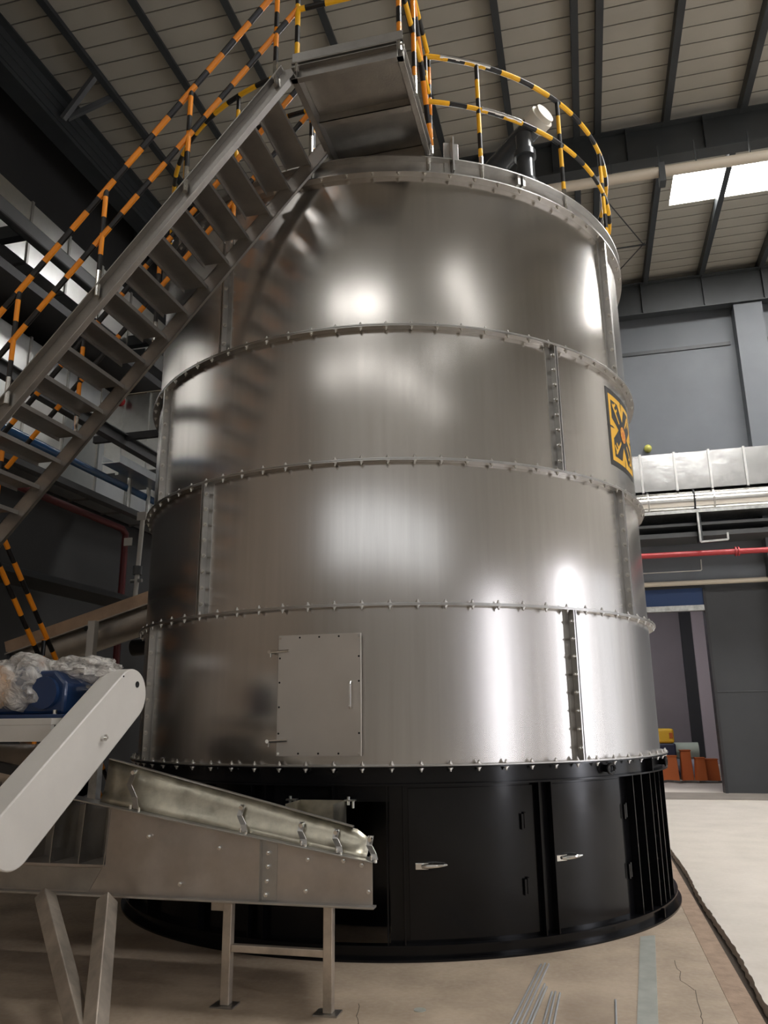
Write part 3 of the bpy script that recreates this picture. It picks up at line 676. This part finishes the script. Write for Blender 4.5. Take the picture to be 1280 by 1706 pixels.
c = P+l_*.80-w_*.20; MB().tube([c, c+nn*.02], .014, 12).tube([c+nn*.018, c+nn*.026], .022, 6).tube([c+nn*.024, c+nn*.04], .009, 8).build('wing_bolt', CHROME, gdt)
c = P+l_*1.17-w_*.012; MB().tube([c, c+nn*.003], .006, 8).build('rivet', HOLE, gdt)

bench = thing('motor_bench', 'white painted steel bench carrying the wrapped motors', 'bench', (-3.9, 4.6, 0))
MB().box(-5.0, -3.13, 4.25, 5.0, 1.585, 1.625).build('bench_top', WHITE, bench, bevel=.004)
MB().box(-5.0, -3.13, 4.25, 4.28, 1.49, 1.585).build('apron', WHITE, bench)
for x in (-4.9, -3.25):
    MB().box(x-.03, x+.03, 4.9, 4.96, .95, 1.585).build('bench_leg', TRAY, bench)
MB().bar((-4.6, 4.5, 1.49), (-3.3, 4.6, 1.25), .05, .06).build('diagonal_brace', BEAMK, bench)
ht = thing('screw_housing', 'dark round screw housing under the motor bench', 'conveyor', (-4.2, 5.0, 1.1))
MB().tube([(-5.3, 4.95, 1.285), (-3.35, 4.95, 1.285)], .17, 32).build('housing', TROUGH, ht, smooth=True)
MB().tube([(-3.40, 4.95, 1.285), (-3.35, 4.95, 1.285)], .195, 32).build('end_flange', STAIR, ht, smooth=True)

def blob(name, c, s, material, parent, seed=0, amp=.12, n=40, m=24, flat=0, fr=6):
    rnd = random.Random(seed); ph = [(rnd.uniform(0, 6), rnd.uniform(0, 6), rnd.uniform(0, 6)) for _ in range(6)]
    t_ = MB(); b = 0
    for i in range(m+1):
        th = math.pi*i/m
        for j in range(n):
            p = 2*math.pi*j/n; d = Vector((math.sin(th)*math.cos(p), math.sin(th)*math.sin(p), math.cos(th))); k_ = 1
            for q, (a, b2, c2) in enumerate(ph): k_ += amp/(1+q*.5)*math.sin(fr*(1+q*.6)*(d.x*math.cos(a)+d.y*math.sin(a)+d.z*math.cos(b2))+c2)
            z = c[2]+d.z*s[2]*k_
            if flat and z < flat: z = flat
            t_.v.append((c[0]+d.x*s[0]*k_, c[1]+d.y*s[1]*k_, z))
    for i in range(m):
        for j in range(n): k2 = (j+1) % n; t_.face([i*n+j, i*n+k2, (i+1)*n+k2, (i+1)*n+j])
    return t_.build(name, material, parent, smooth=True, angle=60)
mo = thing('gear_motor', 'blue gear motor half covered in crumpled clear film on the white bench', 'motor', (-3.5, 4.6, 1.625))
t_ = MB(); t_.box(-3.72, -3.12, 4.34, 4.90, 1.626, 1.65); t_.build('base_plate', MBLUE, mo, bevel=.005)
t_ = MB(); t_.prism([(-3.68, 4.40, 1.65), (-3.16, 4.40, 1.65), (-3.16, 4.40, 1.84), (-3.24, 4.40, 1.92), (-3.50, 4.40, 1.92), (-3.62, 4.40, 1.80)], (0, .42, 0)); t_.build('gearbox', MBLUE, mo, bevel=.02)
MB().tube([(-3.30, 4.40, 1.78), (-3.30, 4.37, 1.78)], .10, 24).build('gearbox_cover', MBLUE, mo, smooth=True)
MB().tube([(-3.50, 4.62, 1.83), (-3.72, 4.62, 1.83)], .13, 24).build('motor_body', MBLUE, mo, smooth=True)
MB().tube([(-3.20, 4.62, 1.80), (-2.95, 4.62, 1.80)], .03, 12).build('shaft', CHROME, mo, smooth=True)
for x in (-3.66, -3.2): MB().tube([(x, 4.37, 1.65), (x, 4.37, 1.675)], .014, 6).build('bolt', CHROME, mo)
blob('film_wrap', (-3.52, 4.52, 1.83), (.24, .24, .20), FILM, mo, 3, .07, flat=1.63)
blob('film_wrap', (-3.20, 4.66, 1.93), (.20, .24, .09), FILM, mo, 8, .09)
bw = thing('wrapped_motor', 'motor wrapped in brown paper at the left edge of the bench', 'motor', (-4.1, 4.6, 1.625))
blob('paper_wrap', (-3.83, 4.45, 1.80), (.27, .24, .17), BROWN, bw, 5, .06, flat=1.63)
blob('film_wrap', (-3.9, 4.45, 1.86), (.22, .2, .15), FILM, bw, 6, .08, flat=1.64)

# ------------------------------------------------------------------ inclined tube conveyor on the left
ic = thing('inclined_conveyor', 'long inclined steel tube conveyor with boxed brown upper part rising into the silo', 'conveyor', (-6.5, 8.0, 2.0))
a_ = Vector((-6.42, 8.0, 2.26)); b_ = Vector((-4.45, 8.15, 2.86)); d_ = (b_-a_).normalized(); sd = d_.cross(Vector((0, 0, 1))).normalized(); up = sd.cross(d_)
MB().tube([a_, b_], .17, 28).build('tube', STN, ic, smooth=True)
t_ = MB(); t_.bar(a_+up*.18+sd*.17, b_+up*.18+sd*.17, .008, .14, tuple(up)); t_.bar(a_+up*.18-sd*.17, b_+up*.18-sd*.17, .008, .14, tuple(up)); t_.bar(a_+up*.25, b_+up*.25, .35, .008, tuple(up)); t_.build('top_cover', BRCAP, ic)
t_ = MB(); t_.bar(a_+up*.105, b_+up*.105, .42, .012, tuple(up)); t_.build('cover_edge', STN, ic)
MB().tube([a_-d_*.01, a_+d_*.02], .22, 28).build('end_plate', BEAMG, ic, smooth=True)
m_ = a_.lerp(b_, .58); MB().box(m_.x-.045, m_.x+.045, 7.70, 7.78, 0, m_.z+.08).build('support_post', WHITE, ic, bevel=.004)
MB().tube([(m_.x-.09, 7.74, m_.z), (m_.x-.03, 7.72, m_.z)], .03, 12).build('pin', BEAMK, ic)
dm = thing('drive_motor', 'small dark round motor beside the lower silo joint', 'motor', (-4.95, 8.4, 2.2))
MB().tube([(-5.35, 8.7, 2.47), (-4.95, 8.7, 2.50)], .10, 20).build('motor_body', BEAMK, dm, smooth=True)
MB().tube([(-4.95, 8.7, 2.5), (-4.50, 8.7, 2.51)], .06, 16).build('gear_head', BEAMG, dm, smooth=True)

# ------------------------------------------------------------------ left side rack, ducts and pipes
X0 = -6.0
rk = thing('pipe_rack', 'grey steel pipe rack running along the left of the silo', 'rack', (X0, 10, 0))
MB().box(X0-.06, X0+.06, 5.0, 14, 5.29, 5.305).box(X0-.006, X0+.006, 5, 14, 5.305, 5.45).box(X0-.06, X0+.06, 5, 14, 5.45, 5.465).build('upper_beam', BEAMG, rk)
MB().box(X0-.06, X0+.06, 4.5, 14, 4.38, 4.46).build('lower_beam', BEAMG, rk)
MB().box(X0-.2, X0+.35, 5.0, 14, 3.10, 3.17).build('bottom_beam', BEAMD, rk)
for y_ in (9.2, 12.5): MB().box(X0-.5, X0+.7, y_-.03, y_+.03, 5.40, 5.50).build('arm', BEAMK, rk)
for y_ in (11.5, 14.0): MB().box(X0-.05, X0+.05, y_-.05, y_+.05, 0, 5.29).build('post', BEAMD, rk)
for y_ in (9.3, 9.8): MB().tube([(X0+.05, y_, 4.45), (X0+.05, y_, 4.9)], .03, 8).build('hanger', TRAY, rk)
ct = tag(MB().box(X0+.1, X0+.36, 8.55, 13, 4.84, 4.85).box(X0+.1, X0+.106, 8.55, 13, 4.85, 4.95).box(X0+.354, X0+.36, 8.55, 13, 4.85, 4.95).build('cable_tray', GALV), 'galvanised cable tray on the left pipe rack beside the silo', 'cable tray')
tag(MB().tube([(X0, 4.5, 4.74), (X0, 14, 4.74)], .05, 14).build('water_pipe', BLUE, smooth=True), 'blue pipe running along the left rack under the stair', 'pipe')
rp = thing('fire_pipe', 'dark red pipe on the left wall turning downward', 'pipe', (-6.6, 10.2, 4.3))
MB().tube([(-6.5, 6.5, 4.38), (-6.5, 10.05, 4.36), (-6.5, 10.15, 4.30), (-6.5, 10.15, 1.5)], .05, 12).build('pipe_run', REDD, rp, smooth=True)
tag(MB().box(-6.07, -5.95, 9.45, 9.47, 3.95, 4.06).build('notice_plate', WHITE), 'small white notice plate beside the dark red pipe', 'sign')
vv = thing('vertical_pipe', 'pale grey vertical pipe with a valve above the inclined conveyor', 'pipe', (-5.83, 9.5, 3.2))
MB().tube([(-5.83, 9.5, 4.36), (-5.87, 9.5, 3.15)], .032, 12).build('pipe_run', WHITE, vv, smooth=True)
MB().tube([(-5.86, 9.5, 3.66), (-5.86, 9.5, 3.54)], .06, 12).build('valve', BEAMG, vv, smooth=True)
MB().tube([(-5.95, 9.5, 3.46), (-5.78, 9.5, 3.46)], .025, 10).build('valve_handle', GALV, vv, smooth=True)
MB().box(-5.9, -5.76, 9.46, 9.48, 4.30, 4.42).build('tag_plate', WHITE, vv)
# ducts: rectangular, galvanised, flanged joints
def duct(name, label, x0, x1, y0, y1, z0, z1, axis, joints, group=None, sheet=None):
    d = thing(name, label, 'duct', ((x0+x1)/2, (y0+y1)/2, z0), group)
    MB().box(x0, x1, y0, y1, z0, z1).build('duct_body', sheet or GALV, d)
    for j in joints:
        t_ = MB(); e = .025
        if axis == 'y': t_.box(x0-e, x1+e, j-.022, j+.022, z0-e, z1+e)
        else: t_.box(j-.022, j+.022, y0-e, y1+e, z0-e, z1+e)
        t_.build('joint_flange', STN, d)
    return d
duct('air_duct', 'upper galvanised rectangular duct high along the dark left wall', -8.4, -7.95, 5, 17, 8.5, 9.55, 'y', [6.3+.95*i for i in range(11)], sheet=GALV3)
duct('air_duct', 'deep galvanised rectangular duct below the dark gallery on the left wall', -8.4, -7.95, 5, 17, 5.3, 7.35, 'y', [6.6+.95*i for i in range(11)], sheet=GALV3)
gl = thing('crane_rail_beam', 'long dark grey round-edged beam crossing in front of the upper left duct', 'beam', (-7.4, 10, 8.4))
MB().box(-7.48, -7.32, 5, 17, 8.40, 8.64).build('beam', BEAMG, gl, bevel=.03)
for y_ in (8.5, 12.0): MB().box(-7.90, -7.48, y_-.07, y_+.07, 8.42, 8.62).build('bracket_arm', BEAMD, gl)
MB().box(-7.9, -7.5, y_-.1, y_+.1, 8.1, 8.3).build('bracket_foot', BEAMD, gl)
gal = thing('gallery', 'dark gallery slab between the two left wall ducts', 'gallery', (-7.9, 11, 7.6))
MB().box(-8.45, -7.3, 5, 17.5, 7.62, 7.70).build('slab', BEAMK, gal); MB().box(-7.34, -7.28, 5, 17.5, 7.58, 7.72).build('edge_beam', BEAMK, gal)
fb = thing('filter_box', 'large galvanised box with beige canvas top beside the silo behind the stair', 'cabinet', (-6.5, 11, 5.2))
MB().box(-7.5, -4.8, 10.9, 11.9, 5.55, 6.90).build('box_body', GALV, fb)
MB().prism([(-7.5, 10.85, 6.9), (-4.8, 10.85, 6.9), (-4.8, 11.4, 7.15), (-7.5, 11.4, 7.0)], (0, 0, .01)).build('canvas', BEIGE, fb)
for x in (-7.2, -6.72, -5.7): MB().box(x-.03, x+.03, 10.86, 10.9, 5.5, 6.9).build('corner_angle', GALV, fb)
MB().tube([(-7.18, 10.8, 6.75), (-7.18, 10.74, 6.75)], [.08, .05], 10).build('red_knob', RED, fb, smooth=True)

# ------------------------------------------------------------------ services in front of the end wall
duct('air_duct', 'galvanised rectangular duct along the far wall right of the silo', -1, 11, 17.6, 18.3, 6.36, 7.2, 'x', [1.52+.715*i for i in range(13)], sheet=GALV2)
rd = thing('round_duct', 'shiny round metal duct running below the rectangular duct on the right', 'duct', (5, 17.9, 6.1))
MB().tube([(.2, 17.75, 6.12), (11, 17.75, 6.06)], .245, 32).build('duct_body', SHINY, rd, smooth=True)
for x in (1.6, 2.95, 5.4, 7.8): MB().tube([(x-.02, 17.75, 6.112), (x+.02, 17.75, 6.112)], .262, 32).build('joint_ring', STN, rd, smooth=True)
t_ = MB(); t_.tube([(2.55, 17.75+.27*math.cos(t), 6.11+.27*math.sin(t)) for t in [i*math.pi/12 for i in range(24)]], .018, 6, closed=True); t_.build('hanger_strap', BEAMK, rd)
MB().box(2.56, 2.64, 17.6, 17.9, 5.2, 5.86).build('hanger_bracket', BEAMD, rd)
for z, dz, y_, lab in ((5.80, .07, 17.5, 'thin pale cable tray just below the shiny round duct'), (5.56, .06, 17.7, 'dark cable tray between two others on the far wall'), (5.32, .10, 17.7, 'lowest grey cable tray above the red pipe on the far wall')):
    tag(MB().box(-1, 11, y_, y_+.8, z, z+.012).box(-1, 11, y_-.006, y_, z, z+dz).box(-1, 11, y_+.8, y_+.806, z, z+dz).build('cable_tray', TRAY if z > 5.7 else BEAMG), lab, 'cable tray')
tag(MB().bar((2.57, 17.5, 5.15), (2.57, 17.5, 5.80), .04, .04).bar((2.57, 17.5, 5.15), (3.12, 17.5, 5.17), .04, .04).bar((3.12, 17.5, 5.17), (3.12, 17.5, 5.32), .04, .04).build('hanger_bracket', TRAY), 'grey U-shaped hanger bracket above the red pipe', 'bracket')
fp = thing('fire_pipe', 'bright red fire pipe across the far wall right of the silo', 'pipe', (4, 17.8, 5.0))
MB().tube([(-1, 17.8, 4.98), (11, 17.8, 4.92)], .06, 14).build('pipe_run', RED, fp, smooth=True)
MB().tube([(3.27, 17.8, 4.96), (3.30, 17.8, 4.96)], .10, 14).tube([(3.33, 17.8, 4.96), (3.36, 17.8, 4.96)], .10, 14).build('pipe_flange', RED, fp, smooth=True)
tag(MB().tube([(1.0, 18.59, 4.72), (2.66, 18.59, 4.72), (2.68, 18.59, 4.74), (2.69, 18.59, 4.97)], .014, 8).build('conduit', WHITE, smooth=True), 'thin pale conduit bending up to the red pipe', 'conduit')
tag(MB().tube([(-1, 18.4, 4.43), (11, 18.4, 4.41)], .055, 12).build('beige_pipe', BEIGE, smooth=True), 'beige pipe along the far wall above the blue door panel', 'pipe')
tag(MB().tube([(1.80, 18.6-.085*(1-math.cos(t)), 7.67) for t in [i*math.pi/8 for i in range(9)]], [max(.002, .085*math.sin(i*math.pi/8)) if i > 4 else .085 for i in range(9)], 20).build('round_lamp', mat('yellow green globe', (.55, .52, .12), .25), smooth=True), 'small yellow-green globe on the grey wall above the far duct', 'lamp')
bp_ = thing('roof_pipe', 'beige pipe hung under the roof in front of the rooflight', 'pipe', (4, 12.4, 10.6))
MB().tube([(-.6, 12.4, 10.62), (11, 12.4, 10.5)], .09, 16).build('pipe_run', BEIGE, bp_, smooth=True)
for x in (1.06, 1.86, 2.45, 3.3): MB().box(x-.01, x+.01, 12.39, 12.41, 10.6, 11.12).build('hanger', BEAMD, bp_)
MB().box(1.83, 1.93, 12.30, 12.50, 10.35, 10.72).build('drop_bracket', BEAMD, bp_)
# annex contents
ym = thing('floor_machine', 'yellow and navy machine standing in the annex doorway', 'machine', (1.85, 22.4, 0))
MB().box(1.35, 2.10, 22.2, 22.9, .30, .90).build('lower_body', NAVY, ym, bevel=.04)
MB().box(1.35, 2.08, 22.2, 22.9, .90, 1.26).build('upper_body', YELLOW, ym, bevel=.05)
MB().box(1.96, 2.05, 22.19, 22.2, 1.02, 1.16).build('lamp', ORANGE, ym, bevel=.004)
t_ = MB(); t_.tube([(1.62, 22.15, .42), (1.62, 22.2, .42)], .3, 24); t_.build('wheel_disc', NAVY, ym, smooth=True)
for x in (1.45, 2.0): MB().tube([(x, 22.3, .15), (x, 22.8, .15)], .15, 20).build('wheel', NAVY, ym, smooth=True)
tag(MB().tube([(1.9, 23.2, .69), (2.75, 23.2, .69)], .20, 24).build('foil_roll', PALEG, smooth=True), 'pale green roll lying on top of the grey roll in the annex', 'roll')
tag(MB().tube([(1.8, 23.2, .25), (2.95, 23.2, .25)], .245, 24).build('film_roll', mat('grey film', (.42, .44, .52), .4), smooth=True), 'grey film roll lying on the annex floor below the green one', 'roll')
tag(MB().box(2.3, 3.6, 23.5, 23.88, 0, .30).build('paper_stack', CREAM, bevel=.02), 'low white stack at the back of the annex', 'stack')
bins = [((1.62, 2.06), 21.6, .60, 'leftmost orange plastic tub beside the yellow machine'), ((2.16, 2.44), 22.0, .72, 'tallest orange plastic tub in the middle of the doorway'), ((2.44, 2.70), 21.5, .56, 'orange plastic tub with flat top right of the tallest tub'), ((2.68, 3.02), 21.7, .52, 'orange plastic tub furthest right beside the door jamb')]
for (x0, x1), y_, hh, lab in bins:
    tb = thing('plastic_tub', lab, 'tub', ((x0+x1)/2, y_+.2, 0))
    t_ = MB(); i_ = .025; t_.hexa([(x0, y_, 0), (x1, y_, 0), (x1, y_+.4, 0), (x0, y_+.4, 0), (x0+i_, y_+.04, hh), (x1-i_, y_+.04, hh), (x1-i_, y_+.36, hh), (x0+i_, y_+.36, hh)]); t_.build('tub_body', ORANGE, tb, bevel=.01)
    MB().box(x0+i_-.015, x1-i_+.015, y_+.03, y_+.37, hh, hh+.02).build('rim', ORANGE, tb)
tag(MB().tube([(1.6+.14*i, 21.2+.15*math.sin(i*1.9), .03+.02*math.sin(i*2.3)**2) for i in range(11)], .03, 8).build('hose', mat('grey hose', (.10, .09, .08), .5), smooth=True), 'dark hose lying on the floor in front of the orange tubs', 'hose')

ck = MB(); random.seed(3)
for (x, y_, dx, dy) in ((.44, 6.2, .03, -.12), (-1.42, 4.95, .03, -.08), (.50, 5.6, -.01, -.1)):
    for q in range(7):
        x2 = x+dx*random.uniform(-.6, 1.2); y2 = y_+dy*random.uniform(.4, 1.1)
        ck.hexa([(x-.002, y_, .0001), (x+.002, y_, .0001), (x2+.002, y2, .0001), (x2-.002, y2, .0001), (x-.002, y_, .0006), (x+.002, y_, .0006), (x2+.002, y2, .0006), (x2-.002, y2, .0006)]); x, y_ = x2, y2
struct('floor_crack', ck, GROOVE)
# ------------------------------------------------------------------ loose steel on the floor
sp_ = MB().hexa([(.215, 4.2, 0), (.335, 4.2, 0), (.365, 6.80, 0), (.245, 6.80, 0), (.215, 4.2, .006), (.335, 4.2, .006), (.365, 6.80, .006), (.245, 6.80, .006)])
sp_ = MB().hexa([(.085, 4.3, 0), (.195, 4.3, 0), (.36, 6.80, 0), (.25, 6.74, 0), (.085, 4.3, .008), (.195, 4.3, .008), (.36, 6.80, .008), (.25, 6.74, .008)])
tag(sp_.build('steel_strip', PLATE), 'flat grey steel strip lying on the floor and pointing under the silo base', 'steel strip')
ROD = mat('zinc threaded rod', (.66, .68, .70), .35, .8)
rods = [((-.43, 5.90), (-.55, 4.55)), ((-.405, 5.93), (-.525, 4.5)), ((-.38, 5.92), (-.50, 4.5)), ((-.385, 5.50), (-.465, 4.5)), ((-.37, 5.45), (-.44, 4.6)), ((-.335, 5.36), (-.375, 4.5)), ((-.315, 5.37), (-.345, 4.4)), ((-.288, 5.35), (-.315, 4.5)), ((.028, 5.30), (.015, 4.6))]
for i, ((xa, ya), (xb, yb)) in enumerate(rods):
    L_ = math.hypot(xb-xa, yb-ya)
    if i == 0:
        r0 = MB().tube([(0, 0, 0), (0, -1, 0)], .0065, 8).build('threaded_rod', ROD, smooth=True); o = r0
    else: o = r0.copy(); COL.objects.link(o)
    o.location = (xa, ya, .0068); o.scale = (1, L_, 1); o.rotation_euler = (0, 0, math.atan2(xb-xa, -(yb-ya)))
    if i < 8: tag(o, ['zinc threaded rod at the left edge of the longest trio on the floor', 'middle zinc threaded rod of the longest trio on the floor', 'zinc threaded rod at the right edge of the longest trio on the floor',
        'mid-length zinc rod slanting just right of the longest trio', 'slightly shorter zinc rod lying against the mid-length slanting rod', 'leftmost of the three short parallel zinc rods on the floor', 'middle one of the three short parallel zinc rods on the floor', 'rightmost of the three short parallel zinc rods on the floor'][i], 'rod', 'threaded rods in the bundle')
    else: tag(o, 'single threaded rod lying apart between the bundle and the steel strip', 'rod')
tag(MB().tube([(-1.05, 4.92, .0), (-1.05, 4.92, .004)], .035, 20).build('metal_disc', PLATE), 'small round metal disc lying on the floor near the bottom edge', 'disc')
for o in bpy.data.objects:
    if '_o' in o: del o['_o']
